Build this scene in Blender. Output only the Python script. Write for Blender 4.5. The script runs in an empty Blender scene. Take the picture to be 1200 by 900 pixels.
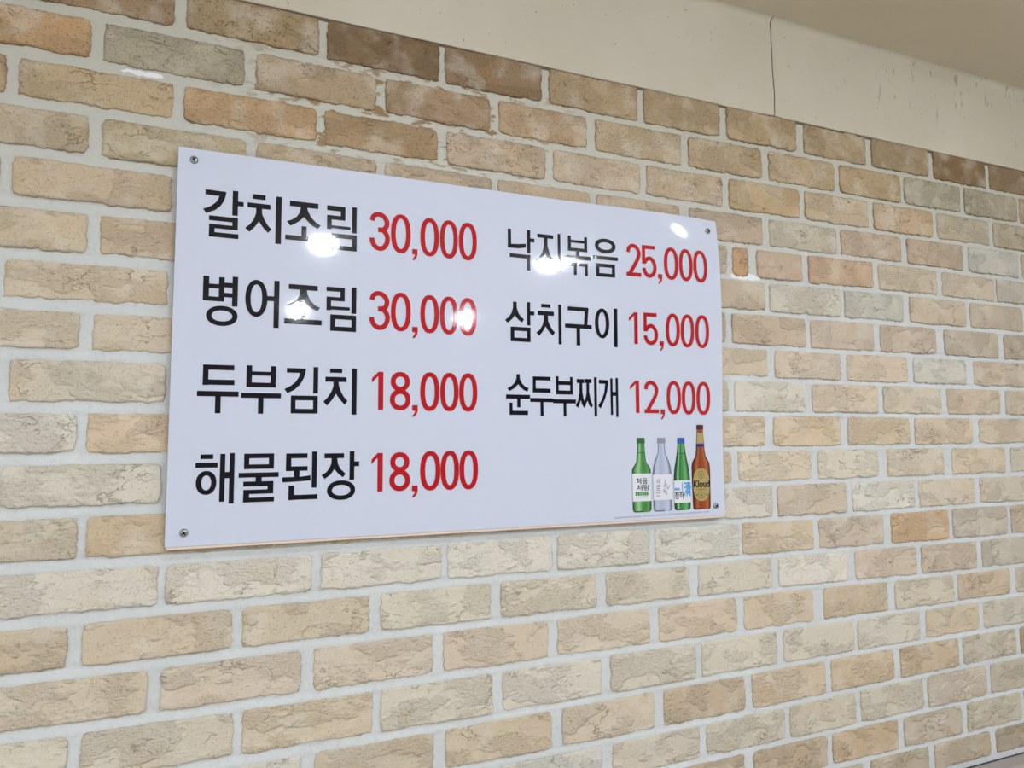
import bpy, bmesh, math, random
import numpy as np
from mathutils import Matrix, Vector

# ------------------------------------------------------------------ camera, world, exposure
scene = bpy.context.scene
col = scene.collection
ZO = 2.232                      # wall coordinates -> room height (floor at z = 0)

cam_data = bpy.data.cameras.new('camera')
cam_data.sensor_width = 36.0
cam_data.lens = 795.354 / 1200.0 * 36.0
cam_data.clip_start = 0.02
cam = bpy.data.objects.new('camera', cam_data)
col.objects.link(cam)
cr = Vector((0.92784, -0.37292, -0.00697)); cu = Vector((-0.02479, -0.08032, 0.99646)); cf = Vector((0.37216, 0.92438, 0.08377))
cam.matrix_world = Matrix(((cr.x, cu.x, -cf.x, 0.2974), (cr.y, cu.y, -cf.y, -1.0782), (cr.z, cu.z, -cf.z, 1.5544), (0, 0, 0, 1)))
scene.camera = cam

world = bpy.data.worlds.new('world'); scene.world = world
world.use_nodes = True
world.node_tree.nodes['Background'].inputs[0].default_value = (0.8, 0.85, 0.9, 1)
world.node_tree.nodes['Background'].inputs[1].default_value = 0.0      # closed room: lit by its lamps only

vs = scene.view_settings
vs.view_transform = 'Standard'; vs.look = 'None'; vs.gamma = 1.0; vs.use_curve_mapping = False
vs.exposure = 0.62
LAMP = 385.0                    # radiance of the ceiling light diffusers
LAMP_COLOR = (0.94, 1.0, 1.09)

# ------------------------------------------------------------------ measured layout (millimetres on the wall)
BEDS = [[10.0,10.0,10.0,10.0,10.0,10.0,10.0,10.0,10.0,10.0,10.0,10.0,10.0,10.0,10.0,10.0,10.0,10.0,10.0],
 [-66.3,-66.3,-66.3,-66.3,-66.3,-66.9,-68.6,-70.5,-71.2,-70.9,-69.7,-68.3,-67.9,-67.6,-66.4,-65.3,-65.3,-65.3,-65.3],
 [-138.5,-138.5,-138.5,-138.5,-138.5,-140.5,-141.7,-143.0,-143.6,-143.8,-143.5,-142.7,-141.8,-140.9,-140.2,-140.1,-140.1,-140.1,-140.1],
 [-208.5,-208.5,-208.5,-208.5,-208.5,-208.9,-210.8,-213.6,-215.1,-215.2,-215.7,-215.7,-214.0,-212.5,-212.3,-212.3,-212.3,-212.3,-212.3],
 [-278.3,-278.3,-278.3,-278.3,-278.4,-281.5,-282.3,-283.0,-283.6,-284.3,-285.0,-284.1,-281.6,-282.1,-284.5,-284.7,-284.7,-284.7,-284.7],
 [-349.5,-349.5,-349.5,-349.5,-349.5,-349.7,-350.3,-350.9,-351.5,-352.1,-352.7,-352.6,-350.5,-349.5,-350.1,-350.1,-350.1,-350.1,-350.1],
 [-421.5,-421.5,-421.5,-421.5,-421.5,-421.1,-421.2,-421.2,-421.2,-421.3,-421.3,-421.2,-420.4,-420.0,-420.1,-420.1,-420.1,-420.1,-420.1],
 [-488.7,-488.7,-488.7,-488.7,-488.7,-488.9,-489.4,-489.9,-490.4,-490.9,-491.4,-491.6,-490.8,-490.2,-490.4,-490.4,-490.4,-490.4,-490.4],
 [-556.3,-556.3,-556.3,-556.3,-556.3,-556.3,-556.3,-556.3,-556.3,-556.3,-556.3,-557.7,-558.1,-557.9,-559.0,-559.1,-559.1,-559.1,-559.1],
 [-628.5,-628.5,-628.5,-628.5,-628.5,-628.4,-628.1,-627.8,-627.5,-627.2,-626.9,-626.6,-626.8,-627.5,-627.8,-627.8,-627.8,-627.8,-627.8],
 [-697.6,-697.6,-697.6,-697.6,-697.6,-697.6,-697.3,-697.1,-696.8,-696.5,-696.2,-696.3,-696.6,-696.3,-696.3,-696.2,-696.2,-696.2,-696.2],
 [-768.6,-768.6,-768.6,-768.6,-768.6,-768.4,-768.0,-767.6,-767.1,-766.7,-766.3,-765.6,-765.2,-765.6,-765.9,-765.9,-765.9,-765.9,-765.9],
 [-839.3,-839.3,-839.3,-839.3,-839.3,-839.3,-838.7,-837.1,-834.8,-834.1,-836.0,-837.5,-836.2,-834.4,-834.4,-834.4,-834.4,-834.4,-834.4],
 [-910.0,-910.0,-910.0,-910.0,-910.0,-909.4,-907.5,-905.8,-906.3,-907.2,-906.6,-907.1,-908.9,-910.0,-910.1,-910.1,-910.1,-910.1,-910.1],
 [-980.3,-980.3,-980.3,-980.3,-980.3,-980.3,-977.5,-976.5,-977.0,-975.9,-974.2,-975.8,-979.4,-981.0,-980.7,-980.7,-980.7,-980.7,-980.7],
 [-1050.8,-1050.8,-1050.8,-1050.8,-1050.8,-1051.7,-1052.5,-1051.6,-1050.5,-1049.6,-1049.2,-1049.2,-1048.8,-1048.5,-1048.5,-1048.5,-1048.5,-1048.5,-1048.5],
 [-1127.1,-1127.1,-1127.1,-1127.1,-1127.1,-1127.1,-1127.1,-1127.8,-1126.3,-1123.5,-1121.9,-1121.1,-1120.0,-1119.1,-1119.0,-1119.0,-1119.0,-1119.0,-1119.0],
 [-1199.3,-1199.3,-1199.3,-1199.3,-1199.3,-1199.3,-1199.3,-1199.3,-1199.3,-1198.9,-1197.2,-1194.2,-1191.1,-1189.6,-1189.3,-1189.3,-1189.3,-1189.3,-1189.3],
 [-1265.5,-1265.5,-1265.5,-1265.5,-1265.5,-1265.5,-1265.5,-1265.5,-1265.5,-1265.5,-1265.5,-1265.0,-1264.7,-1264.4,-1264.4,-1264.4,-1264.4,-1264.4,-1264.4],
 [-1333.7,-1333.7,-1333.7,-1333.7,-1333.7,-1333.7,-1333.7,-1333.7,-1333.7,-1333.7,-1333.7,-1333.7,-1334.1,-1334.1,-1333.7,-1333.7,-1333.7,-1333.7,-1333.7],
 [-1395.0,-1395.0,-1395.0,-1395.0,-1395.0,-1395.0,-1395.0,-1395.0,-1395.0,-1395.0,-1395.0,-1395.0,-1395.0,-1395.0,-1395.0,-1395.0,-1395.0,-1395.0,-1395.0]]
BRICKS = [[0,6.7,194.4,160,128,98],[0,209.3,402.4,165,138,105],[0,413.9,601.6,135,105,75],[0,610.7,794.3,150,118,88],[0,808.7,996.8,180,150,118],[0,1010.3,1192.1,178,150,118],
 [0,1208.4,1394.1,180,150,115],[0,1414.6,1599.2,178,150,118],[0,1615.0,1800.6,165,138,108],[0,1816.0,2002.8,140,108,70],[0,2015.8,2203.6,150,120,88],[0,-193.8,-6.3,206,192,166],
 [0,-394.3,-206.8,208,198,176],[0,-594.8,-407.3,208,198,176],[0,2215.6,2403.6,206,192,166],[1,-99.2,88.5,190,150,108],[1,103.7,292.7,170,158,138],[1,308.0,494.3,175,148,120],
 [1,509.2,694.1,168,135,105],[1,709.8,885.7,185,152,120],[1,903.0,1096.2,188,162,132],[1,1112.4,1297.6,185,158,128],[1,1314.4,1500.3,188,160,125],[1,1513.3,1703.6,185,155,118],
 [1,1714.4,1904.5,170,160,140],[1,1918.8,2115.3,172,158,138],[1,2126.3,2314.1,175,150,120],[1,-299.7,-112.2,205,186,156],[1,-500.2,-312.7,196,172,138],[1,2326.1,2514.1,200,178,145],
 [2,-195.9,-8.1,180,150,115],[2,5.3,196.0,188,162,125],[2,209.7,401.2,190,152,108],[2,412.2,598.9,172,140,100],[2,614.8,801.0,190,165,138],[2,813.9,1000.6,196,172,145],
 [2,1012.0,1195.0,192,166,136],[2,1209.5,1395.3,192,162,120],[2,1409.6,1594.9,192,168,138],[2,1611.4,1802.7,195,165,128],[2,1817.1,2004.1,182,168,145],[2,2017.7,2205.4,178,162,138],
 [2,-396.4,-208.9,205,186,156],[2,-596.9,-409.4,200,178,145],[2,2217.4,2405.4,205,186,156],[3,-96.4,91.3,186,166,135],[3,107.4,298.6,184,165,132],[3,312.0,497.0,185,162,130],
 [3,509.6,696.3,188,165,138],[3,707.7,890.2,192,165,135],[3,902.8,1088.2,194,170,140],[3,1110.3,1293.8,188,165,138],[3,1310.0,1497.8,190,178,155],[3,1507.7,1695.0,190,165,138],
 [3,1712.3,1902.5,186,162,135],[3,1920.6,2104.1,190,184,175],[3,2119.0,2306.7,182,164,135],[3,-296.9,-109.4,208,198,176],[3,-497.4,-309.9,196,172,138],[3,2318.7,2506.7,200,178,145],
 [4,-196.6,-8.9,190,168,135],[4,4.1,198.9,196,172,138],[4,1012.2,1199.9,185,168,140],[4,1212.6,1252.3,196,155,105],[4,1274.2,1395.6,192,165,135],[4,1412.2,1600.0,195,160,125],
 [4,1617.0,1807.5,196,178,148],[4,1821.7,2009.3,195,178,150],[4,2016.2,2204.0,188,180,162],[4,-397.1,-209.6,196,172,138],[4,-597.6,-410.1,206,192,166],[4,2216.0,2404.0,205,186,156],
 [5,-93.0,94.8,198,178,145],[5,109.6,297.4,196,172,138],[5,1106.6,1294.4,192,172,142],[5,1303.3,1499.0,195,188,168],[5,1510.4,1690.7,186,182,166],[5,1709.7,1898.8,195,175,145],
 [5,1913.8,2108.2,190,172,145],[5,-293.5,-106.0,206,192,166],[5,-494.0,-306.5,200,178,145],[5,2120.2,2308.2,205,186,156],[5,2320.2,2508.2,200,178,145],[6,1.0,198.2,202,182,150],
 [6,1003.1,1190.9,194,174,145],[6,1204.7,1397.3,195,172,142],[6,1410.4,1595.4,198,178,152],[6,1612.2,1790.5,196,174,148],[6,1818.2,2008.6,188,172,145],[6,2029.7,2217.5,180,165,138],
 [6,-199.5,-12.0,196,172,138],[6,-400.0,-212.5,208,198,176],[6,-600.5,-413.0,200,178,145],[6,2229.5,2417.5,196,172,138],[7,-95.7,92.1,205,188,158],[7,106.3,294.0,200,184,155],
 [7,1105.2,1293.0,204,184,152],[7,1310.7,1491.7,206,186,158],[7,1508.4,1693.3,208,186,156],[7,1711.8,1887.4,200,195,180],[7,1913.6,2101.4,198,178,150],[7,-296.2,-108.7,200,178,145],
 [7,-496.7,-309.2,205,186,156],[7,2113.4,2301.4,200,178,145],[7,2313.4,2501.4,206,192,166],[8,12.6,200.4,202,190,165],[8,1003.7,1191.5,200,184,155],[8,1205.3,1387.3,210,202,182],
 [8,1406.3,1597.7,210,190,160],[8,1611.4,1797.7,206,190,162],[8,1815.6,2002.3,202,178,145],[8,2022.1,2209.8,200,180,148],[8,-187.9,-0.4,206,192,166],[8,-388.4,-200.9,196,172,138],
 [8,-588.9,-401.4,200,178,145],[8,2221.8,2409.8,200,178,145],[9,-94.7,93.1,208,202,185],[9,104.7,292.4,212,185,150],[9,1093.3,1281.0,208,186,152],[9,1299.4,1482.9,212,186,148],
 [9,1502.4,1691.9,205,182,145],[9,1704.1,1895.8,208,186,152],[9,1919.1,2106.8,204,184,152],[9,-295.2,-107.7,205,186,156],[9,-495.7,-308.2,205,186,156],[9,2118.8,2306.8,200,178,145],
 [9,2318.8,2506.8,200,178,145],[10,10.2,198.0,205,198,178],[10,1005.3,1193.1,206,185,152],[10,1209.7,1397.9,214,195,165],[10,1415.5,1588.5,212,200,176],[10,1614.2,1795.0,208,192,165],
 [10,1820.5,2007.5,208,188,155],[10,2026.3,2214.1,196,184,160],[10,-190.3,-2.8,200,178,145],[10,-390.8,-203.3,200,178,145],[10,-591.3,-403.8,208,198,176],[10,2226.1,2414.1,208,198,176],
 [11,-87.9,99.8,198,184,155],[11,110.2,296.5,200,176,138],[11,1103.8,1291.5,208,200,182],[11,1303.3,1489.4,202,182,155],[11,1506.4,1694.3,214,208,192],[11,1707.7,1892.5,206,190,165],
 [11,1909.3,2097.1,200,186,162],[11,309.5,495.1,206,192,165],[11,508.1,693.6,206,192,165],[11,706.6,892.2,206,192,165],[11,905.2,1090.8,206,192,165],[11,-288.4,-100.9,200,178,145],
 [11,-488.9,-301.4,206,192,166],[11,2109.1,2297.1,200,178,145],[11,2309.1,2497.1,200,178,145],[12,11.4,199.2,208,200,182],[12,207.2,405.2,210,204,186],[12,417.6,607.0,208,202,184],
 [12,615.6,804.8,210,204,188],[12,813.6,1001.4,210,204,186],[12,1012.5,1205.2,208,204,190],[12,1212.7,1394.8,206,184,150],[12,1410.4,1595.0,198,178,152],[12,1615.5,1796.6,206,168,118],
 [12,1810.7,1999.4,194,180,160],[12,2013.4,2201.1,190,168,140],[12,-189.1,-1.6,200,178,145],[12,-389.6,-202.1,196,172,138],[12,-590.1,-402.6,208,198,176],[12,2213.1,2401.1,205,186,156],
 [13,-93.4,94.3,198,178,145],[13,109.8,295.3,202,182,150],[13,308.5,492.4,200,182,150],[13,508.5,692.3,206,196,172],[13,708.3,890.1,206,192,166],[13,908.0,1088.2,205,192,168],
 [13,1105.6,1283.3,205,195,172],[13,1299.2,1484.1,216,208,194],[13,1505.3,1689.3,204,182,156],[13,1702.7,1883.6,200,180,152],[13,1902.1,2089.8,190,180,158],[13,-293.9,-106.4,208,198,176],
 [13,-494.4,-306.9,196,172,138],[13,2101.8,2289.8,200,178,145],[13,2301.8,2489.8,200,178,145],[14,3.2,190.9,204,186,156],[14,205.9,392.8,206,188,162],[14,409.4,593.8,205,188,160],
 [14,609.8,795.5,206,186,158],[14,811.6,998.2,208,190,162],[14,1015.7,1193.4,208,186,156],[14,1210.6,1386.6,206,184,150],[14,1414.0,1595.8,200,176,140],[14,1615.6,1800.8,202,188,162],
 [14,1814.8,1996.0,202,176,142],[14,2016.1,2203.8,196,182,158],[14,-197.3,-9.8,208,198,176],[14,-397.8,-210.3,205,186,156],[14,-598.3,-410.8,208,198,176],[14,2215.8,2403.8,208,198,176],
 [15,-87.5,100.2,208,198,175],[15,114.2,300.8,202,190,166],[15,312.1,498.6,204,184,150],[15,509.9,694.0,206,196,174],[15,710.2,898.1,208,200,182],[15,914.4,1095.3,204,192,170],
 [15,1108.8,1290.1,206,196,172],[15,1304.8,1492.4,206,196,174],[15,1503.5,1688.6,204,196,176],[15,1705.4,1879.9,204,184,150],[15,1894.5,2082.3,196,188,168],[15,-288.0,-100.5,206,192,166],
 [15,-488.5,-301.0,206,192,166],[15,2094.3,2282.3,205,186,156],[15,2294.3,2482.3,206,192,166],[16,207.3,395.0,204,198,182],[16,412.6,594.8,198,180,150],[16,613.1,800.0,202,180,146],
 [16,818.5,1004.0,204,186,158],[16,1022.9,1207.3,192,170,138],[16,1223.6,1410.8,204,182,146],[16,1425.9,1602.9,202,176,138],[16,1621.9,1804.9,198,172,134],[16,1819.0,2003.4,194,182,158],
 [16,2016.7,2204.4,176,150,115],[16,6.8,194.3,208,198,176],[16,-193.7,-6.2,205,186,156],[16,-394.2,-206.7,208,198,176],[16,-594.7,-407.2,208,198,176],[16,2216.4,2404.4,208,198,176],
 [17,707.3,895.1,202,198,186],[17,915.3,1099.6,200,188,166],[17,1114.1,1302.8,198,188,165],[17,1313.5,1490.0,200,186,160],[17,1501.9,1687.4,200,190,168],[17,1700.6,1889.3,200,184,162],
 [17,1905.9,2093.6,184,172,148],[17,506.8,694.3,196,172,138],[17,306.3,493.8,208,198,176],[17,105.8,293.3,200,178,145],[17,-94.7,92.8,196,172,138],[17,-295.2,-107.7,196,172,138],
 [17,-495.7,-308.2,200,178,145],[17,2105.6,2293.6,205,186,156],[17,2305.6,2493.6,208,198,176],[18,1012.0,1199.8,186,164,132],[18,1221.3,1406.7,188,164,128],[18,1420.3,1604.6,196,168,126],
 [18,1622.3,1801.4,192,176,152],[18,1819.6,2003.2,190,178,150],[18,811.5,999.0,205,186,156],[18,611.0,798.5,208,198,176],[18,410.5,598.0,196,172,138],[18,210.0,397.5,205,186,156],
 [18,9.5,197.0,206,192,166],[18,-191.0,-3.5,196,172,138],[18,-391.5,-204.0,208,198,176],[18,-592.0,-404.5,196,172,138],[18,2015.2,2203.2,206,192,166],[18,2215.2,2403.2,205,186,156],
 [19,1312.0,1499.8,188,178,152],[19,1521.2,1691.8,186,168,138],[19,1710.2,1890.2,188,170,138],[19,1910.6,2098.3,170,152,125],[19,1111.5,1299.0,196,172,138],[19,911.0,1098.5,205,186,156],
 [19,710.5,898.0,200,178,145],[19,510.0,697.5,206,192,166],[19,309.5,497.0,200,178,145],[19,109.0,296.5,205,186,156],[19,-91.5,96.0,200,178,145],[19,-292.0,-104.5,196,172,138],
 [19,-492.5,-305.0,208,198,176],[19,2110.3,2298.3,206,192,166],[19,2310.3,2498.3,208,198,176]]
WORDS = [[["P",243.7,-306.6,272.0,-307.1,271.2,-313.7,268.8,-321.9,264.5,-329.6,257.6,-336.2,245.7,-342.4,241.4,-336.1,251.1,-331.3,258.0,-324.7,261.0,-320.0,262.6,-314.5,243.9,-314.1],["R",280.8,-304.0,288.4,-341.5],["R",286.9,-319.6,296.2,-326.4],["R",249.7,-345.0,288.7,-352.2],["R",281.3,-344.8,288.9,-363.4],["R",250.1,-357.5,288.7,-363.4],["R",250.1,-357.5,257.5,-376.1],["R",250.0,-369.4,290.1,-376.5],["R",308.2,-305.1,326.7,-312.6],["R",301.5,-318.9,333.9,-326.5],["P",313.8,-325.6,321.5,-325.4,321.8,-336.3,318.0,-346.3,312.8,-354.9,305.1,-363.7,299.0,-358.3,306.1,-351.3,311.2,-342.7,313.7,-334.4],["P",318.2,-325.1,321.8,-324.6,322.4,-334.8,325.9,-343.2,330.8,-351.4,336.1,-356.6,331.1,-362.6,325.6,-357.1,320.7,-350.3,318.0,-346.3],["R",341.7,-304.8,349.9,-377.9],["R",361.7,-308.5,403.8,-316.8],["P",378.1,-313.1,386.9,-312.8,386.3,-324.1,382.2,-332.8,376.4,-338.7,369.6,-344.0,363.0,-347.7,357.8,-341.2,365.3,-337.8,372.2,-332.5,376.9,-324.5],["P",383.0,-314.0,386.9,-313.5,388.0,-320.9,393.1,-330.8,400.3,-338.2,407.8,-342.6,403.3,-348.4,394.8,-344.1,387.6,-337.4,382.6,-332.0],["R",379.4,-346.6,387.0,-364.4],["R",355.9,-362.2,410.8,-369.6],["R",417.0,-308.7,445.0,-316.5],["R",438.0,-309.4,445.1,-330.7],["R",417.2,-324.1,445.1,-330.7],["R",417.2,-324.1,424.3,-346.5],["R",417.5,-340.0,453.1,-344.6],["R",455.6,-307.2,462.7,-349.3],["R",424.1,-352.5,463.1,-359.6],["R",424.1,-371.3,463.1,-378.4],["R",424.1,-352.5,431.4,-378.4],["R",455.8,-352.5,463.1,-378.4]],
 [["R",244.6,-435.3,252.5,-471.5],["R",265.7,-435.7,273.1,-471.7],["R",250.5,-446.4,267.4,-453.0],["R",245.4,-465.1,273.1,-471.7],["R",283.8,-433.6,291.4,-478.1],["R",272.0,-443.4,285.0,-450.4],["R",271.8,-458.5,284.8,-465.0],["E",270.8,-492.9,21.1,14.7,7.2],["E",317.2,-463.6,15.4,27.8,7.4],["R",331.2,-459.0,343.4,-466.2],["R",341.8,-434.8,349.3,-506.4],["R",362.7,-438.1,405.1,-445.8],["P",379.8,-443.4,388.4,-443.4,387.6,-454.5,383.6,-462.9,378.1,-468.4,371.4,-473.2,365.3,-475.8,359.7,-469.7,367.1,-467.0,373.9,-462.1,378.6,-454.5],["P",384.6,-443.7,388.4,-443.4,389.9,-452.1,394.0,-461.4,401.1,-468.3,408.9,-471.9,404.8,-477.3,396.3,-473.3,388.8,-466.9,384.3,-461.8],["R",380.4,-476.3,387.9,-494.0],["R",357.0,-491.1,411.6,-498.8],["R",418.1,-437.8,445.7,-444.5],["R",439.1,-438.0,445.8,-459.2],["R",418.4,-453.3,445.8,-459.2],["R",418.4,-453.3,425.2,-474.5],["R",418.6,-468.1,453.7,-473.2],["R",456.3,-436.0,463.6,-477.8],["R",424.5,-480.7,463.6,-487.7],["R",424.5,-499.3,463.6,-506.3],["R",424.5,-480.7,431.4,-506.3],["R",456.7,-480.7,463.6,-506.3]],
 [["R",247.9,-564.8,289.5,-572.2],["R",247.9,-564.8,255.3,-594.3],["R",248.2,-586.2,290.1,-593.8],["R",241.1,-602.9,296.1,-610.4],["R",265.1,-609.1,272.5,-634.7],["R",306.2,-564.0,313.8,-595.6],["R",339.7,-564.2,347.3,-596.0],["R",306.4,-572.8,346.9,-578.8],["R",306.8,-589.1,347.0,-596.0],["R",299.5,-604.6,354.7,-611.9],["R",323.1,-610.8,330.4,-635.0],["P",362.3,-566.0,390.0,-566.2,389.0,-573.7,386.8,-581.0,381.8,-590.5,373.7,-598.5,363.7,-604.0,359.5,-597.7,368.2,-592.9,374.9,-587.0,379.5,-579.8,381.9,-572.9,362.4,-573.1],["R",400.9,-563.4,407.9,-603.5],["R",368.9,-607.2,407.9,-614.1],["R",368.9,-627.2,407.9,-634.1],["R",368.9,-607.2,375.7,-634.1],["R",401.1,-607.2,407.9,-634.1],["R",425.4,-564.7,443.5,-571.2],["R",418.6,-577.6,450.4,-585.1],["P",430.7,-583.4,438.2,-583.2,438.3,-591.3,434.7,-603.0,428.7,-613.3,421.4,-621.7,416.0,-615.7,422.3,-609.1,427.8,-600.2,430.5,-592.2],["P",434.4,-583.3,438.2,-583.2,439.1,-592.0,442.8,-601.4,447.1,-608.6,452.2,-614.4,447.7,-620.3,441.5,-613.1,437.1,-607.3,434.2,-602.3],["R",458.4,-563.5,465.8,-635.2]],
 [["R",248.2,-693.5,264.8,-700.0],["R",242.1,-705.3,271.0,-712.3],["E",256.6,-733.7,13.3,16.8,6.9],["R",274.1,-692.9,280.8,-761.0],["R",286.7,-692.0,293.3,-764.2],["R",279.3,-718.9,287.7,-727.8],["R",306.0,-693.2,347.0,-699.8],["R",306.0,-708.9,347.0,-715.5],["R",306.0,-693.2,313.1,-715.5],["R",339.9,-693.2,347.0,-715.5],["R",299.1,-720.8,353.9,-727.6],["R",322.3,-725.7,330.5,-735.5],["R",305.7,-733.5,346.9,-740.6],["R",338.8,-733.7,346.9,-751.5],["R",306.0,-745.4,346.9,-751.5],["R",306.0,-745.4,313.9,-763.4],["R",305.9,-756.8,348.1,-763.3],["R",363.9,-693.7,394.4,-700.7],["R",363.9,-693.7,371.3,-719.7],["R",364.2,-712.8,394.8,-719.5],["R",375.3,-717.3,383.3,-730.1],["P",359.1,-728.7,376.2,-728.5,387.0,-728.1,399.2,-726.5,399.4,-734.0,387.1,-735.1,359.2,-736.0],["R",401.0,-691.2,408.2,-745.1],["R",368.1,-741.2,375.8,-762.3],["R",368.4,-755.0,409.5,-762.1],["R",419.0,-694.3,448.1,-701.6],["P",429.6,-699.1,437.7,-699.3,437.2,-710.0,433.8,-718.3,428.3,-726.3,420.0,-732.5,415.1,-726.9,422.0,-722.6,426.7,-716.2,429.4,-709.2],["P",433.5,-699.2,437.7,-699.3,439.0,-710.0,442.9,-718.0,450.8,-725.4,446.7,-730.7,440.2,-725.6,435.9,-720.7,433.5,-717.1],["R",456.5,-691.3,463.7,-734.8],["R",462.0,-706.9,471.0,-714.3],["E",444.4,-750.1,20.9,14.7,7.2]],
 [["R",719.8,-311.7,726.0,-344.7],["P",719.6,-338.3,726.7,-338.2,740.3,-337.3,753.5,-335.4,753.4,-342.2,740.2,-345.0,719.6,-345.3],["R",755.8,-310.3,762.1,-351.3],["R",761.1,-324.8,769.9,-331.7],["R",723.2,-354.9,762.0,-361.7],["R",755.2,-354.7,761.6,-382.3],["R",775.6,-314.9,806.3,-321.5],["P",788.2,-319.8,795.0,-319.7,794.2,-334.7,791.4,-348.1,786.9,-355.7,779.1,-363.6,772.1,-362.5,779.2,-355.9,785.0,-347.0,787.7,-336.6],["P",792.4,-320.0,795.0,-319.7,795.1,-335.8,798.6,-346.3,802.3,-354.2,808.7,-360.8,804.1,-366.0,797.7,-360.7,793.3,-355.1,790.8,-349.4],["R",814.9,-310.9,820.4,-378.3],["R",835.1,-311.5,841.1,-339.6],["R",867.5,-311.5,873.6,-339.4],["R",840.1,-318.9,868.6,-323.9],["R",834.8,-333.3,873.6,-339.4],["R",850.9,-339.0,857.5,-349.6],["R",827.9,-347.2,880.0,-354.2],["R",832.7,-360.6,852.3,-366.4],["R",846.3,-360.1,852.1,-382.5],["R",855.1,-360.4,874.2,-366.0],["R",868.3,-360.3,874.0,-382.8],["E",910.2,-324.1,21.0,13.7,7.4],["R",883.9,-343.3,935.6,-349.8],["R",891.0,-357.1,929.6,-363.5],["R",891.0,-374.9,929.6,-381.3],["R",891.0,-357.1,897.6,-381.3],["R",923.0,-357.1,929.6,-381.3]],
 [["P",728.6,-439.4,735.4,-439.3,735.1,-449.4,732.5,-462.2,726.9,-469.5,718.9,-476.6,713.7,-472.0,720.8,-465.9,725.8,-459.2,728.5,-449.8],["P",732.1,-439.5,735.4,-439.3,735.7,-450.5,738.7,-458.4,743.2,-464.5,748.9,-469.1,745.1,-474.7,738.6,-470.5,734.3,-466.2,731.9,-462.9],["R",754.6,-438.3,760.8,-479.0],["R",759.8,-454.1,768.3,-460.9],["R",723.9,-482.6,760.9,-489.3],["R",723.9,-501.2,760.9,-507.9],["R",723.9,-482.6,730.8,-507.9],["R",754.0,-482.6,760.9,-507.9],["R",781.5,-439.4,799.5,-445.7],["R",774.8,-452.0,805.8,-459.5],["P",786.7,-458.2,794.3,-458.1,793.4,-468.9,789.8,-478.5,784.0,-488.2,777.6,-495.8,771.7,-490.6,779.0,-484.4,784.2,-475.3,786.4,-467.0],["P",790.7,-458.3,794.3,-458.1,794.7,-468.9,798.2,-476.9,802.6,-483.7,807.6,-488.7,803.1,-494.2,797.4,-489.2,792.3,-483.1,789.5,-478.5],["R",814.4,-438.3,820.5,-509.2],["R",833.1,-440.4,874.3,-447.5],["P",867.4,-440.5,874.4,-441.0,871.8,-473.3,864.5,-473.1],["R",827.4,-471.3,880.5,-478.7],["R",849.8,-476.9,857.0,-509.3],["E",901.7,-467.0,14.7,27.2,7.4],["R",925.8,-438.2,933.0,-509.1]],
 [["P",733.9,-564.1,740.0,-563.9,739.9,-572.1,737.3,-581.2,730.3,-588.2,721.1,-593.2,716.9,-588.5,724.8,-584.3,731.0,-578.5,733.8,-571.1],["P",736.6,-564.0,740.0,-563.9,740.3,-572.1,744.4,-579.9,749.9,-584.9,756.6,-587.8,753.9,-593.6,746.8,-590.6,740.7,-585.7,736.8,-580.7],["R",714.8,-599.0,758.7,-606.0],["R",735.0,-605.0,741.0,-620.4],["R",721.0,-612.8,726.5,-633.3],["R",720.9,-626.4,755.0,-633.5],["R",764.3,-567.0,797.7,-573.5],["R",764.3,-567.0,769.9,-594.7],["R",764.1,-587.6,797.7,-594.7],["R",759.0,-604.1,802.4,-611.1],["R",778.2,-610.0,784.0,-635.3],["R",808.2,-565.5,813.5,-596.5],["R",835.7,-565.9,840.7,-597.1],["R",808.1,-573.9,841.0,-580.4],["R",807.9,-590.1,840.7,-597.1],["R",802.4,-605.6,846.7,-612.7],["R",822.2,-611.7,827.8,-635.4],["R",848.7,-569.1,863.8,-576.2],["R",864.7,-568.6,878.0,-575.8],["P",854.2,-574.8,859.8,-574.6,858.9,-592.3,856.6,-606.5,851.1,-620.4,846.0,-616.0,850.7,-607.7,853.6,-594.8],["P",857.2,-574.7,859.8,-574.6,859.8,-592.3,862.0,-604.0,866.4,-614.5,863.2,-620.5,858.5,-613.5,856.0,-604.1],["P",868.1,-574.4,873.4,-574.3,872.8,-592.1,870.1,-606.3,864.3,-618.1,863.2,-620.5,860.4,-614.6,865.2,-605.2,867.7,-594.5],["P",870.7,-574.4,873.4,-574.3,873.4,-592.0,875.9,-605.0,880.3,-615.5,877.6,-620.3,873.0,-615.6,869.2,-606.3],["R",883.3,-565.1,888.9,-635.3],["P",893.3,-569.4,912.0,-569.7,911.9,-576.9,909.8,-590.1,904.8,-604.5,896.3,-621.0,891.0,-616.0,898.0,-605.8,903.7,-592.6,906.0,-576.4,893.2,-576.2],["R",916.5,-566.0,921.2,-632.0],["R",927.5,-565.1,932.3,-635.8],["R",920.7,-590.5,928.1,-597.8]]]
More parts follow.
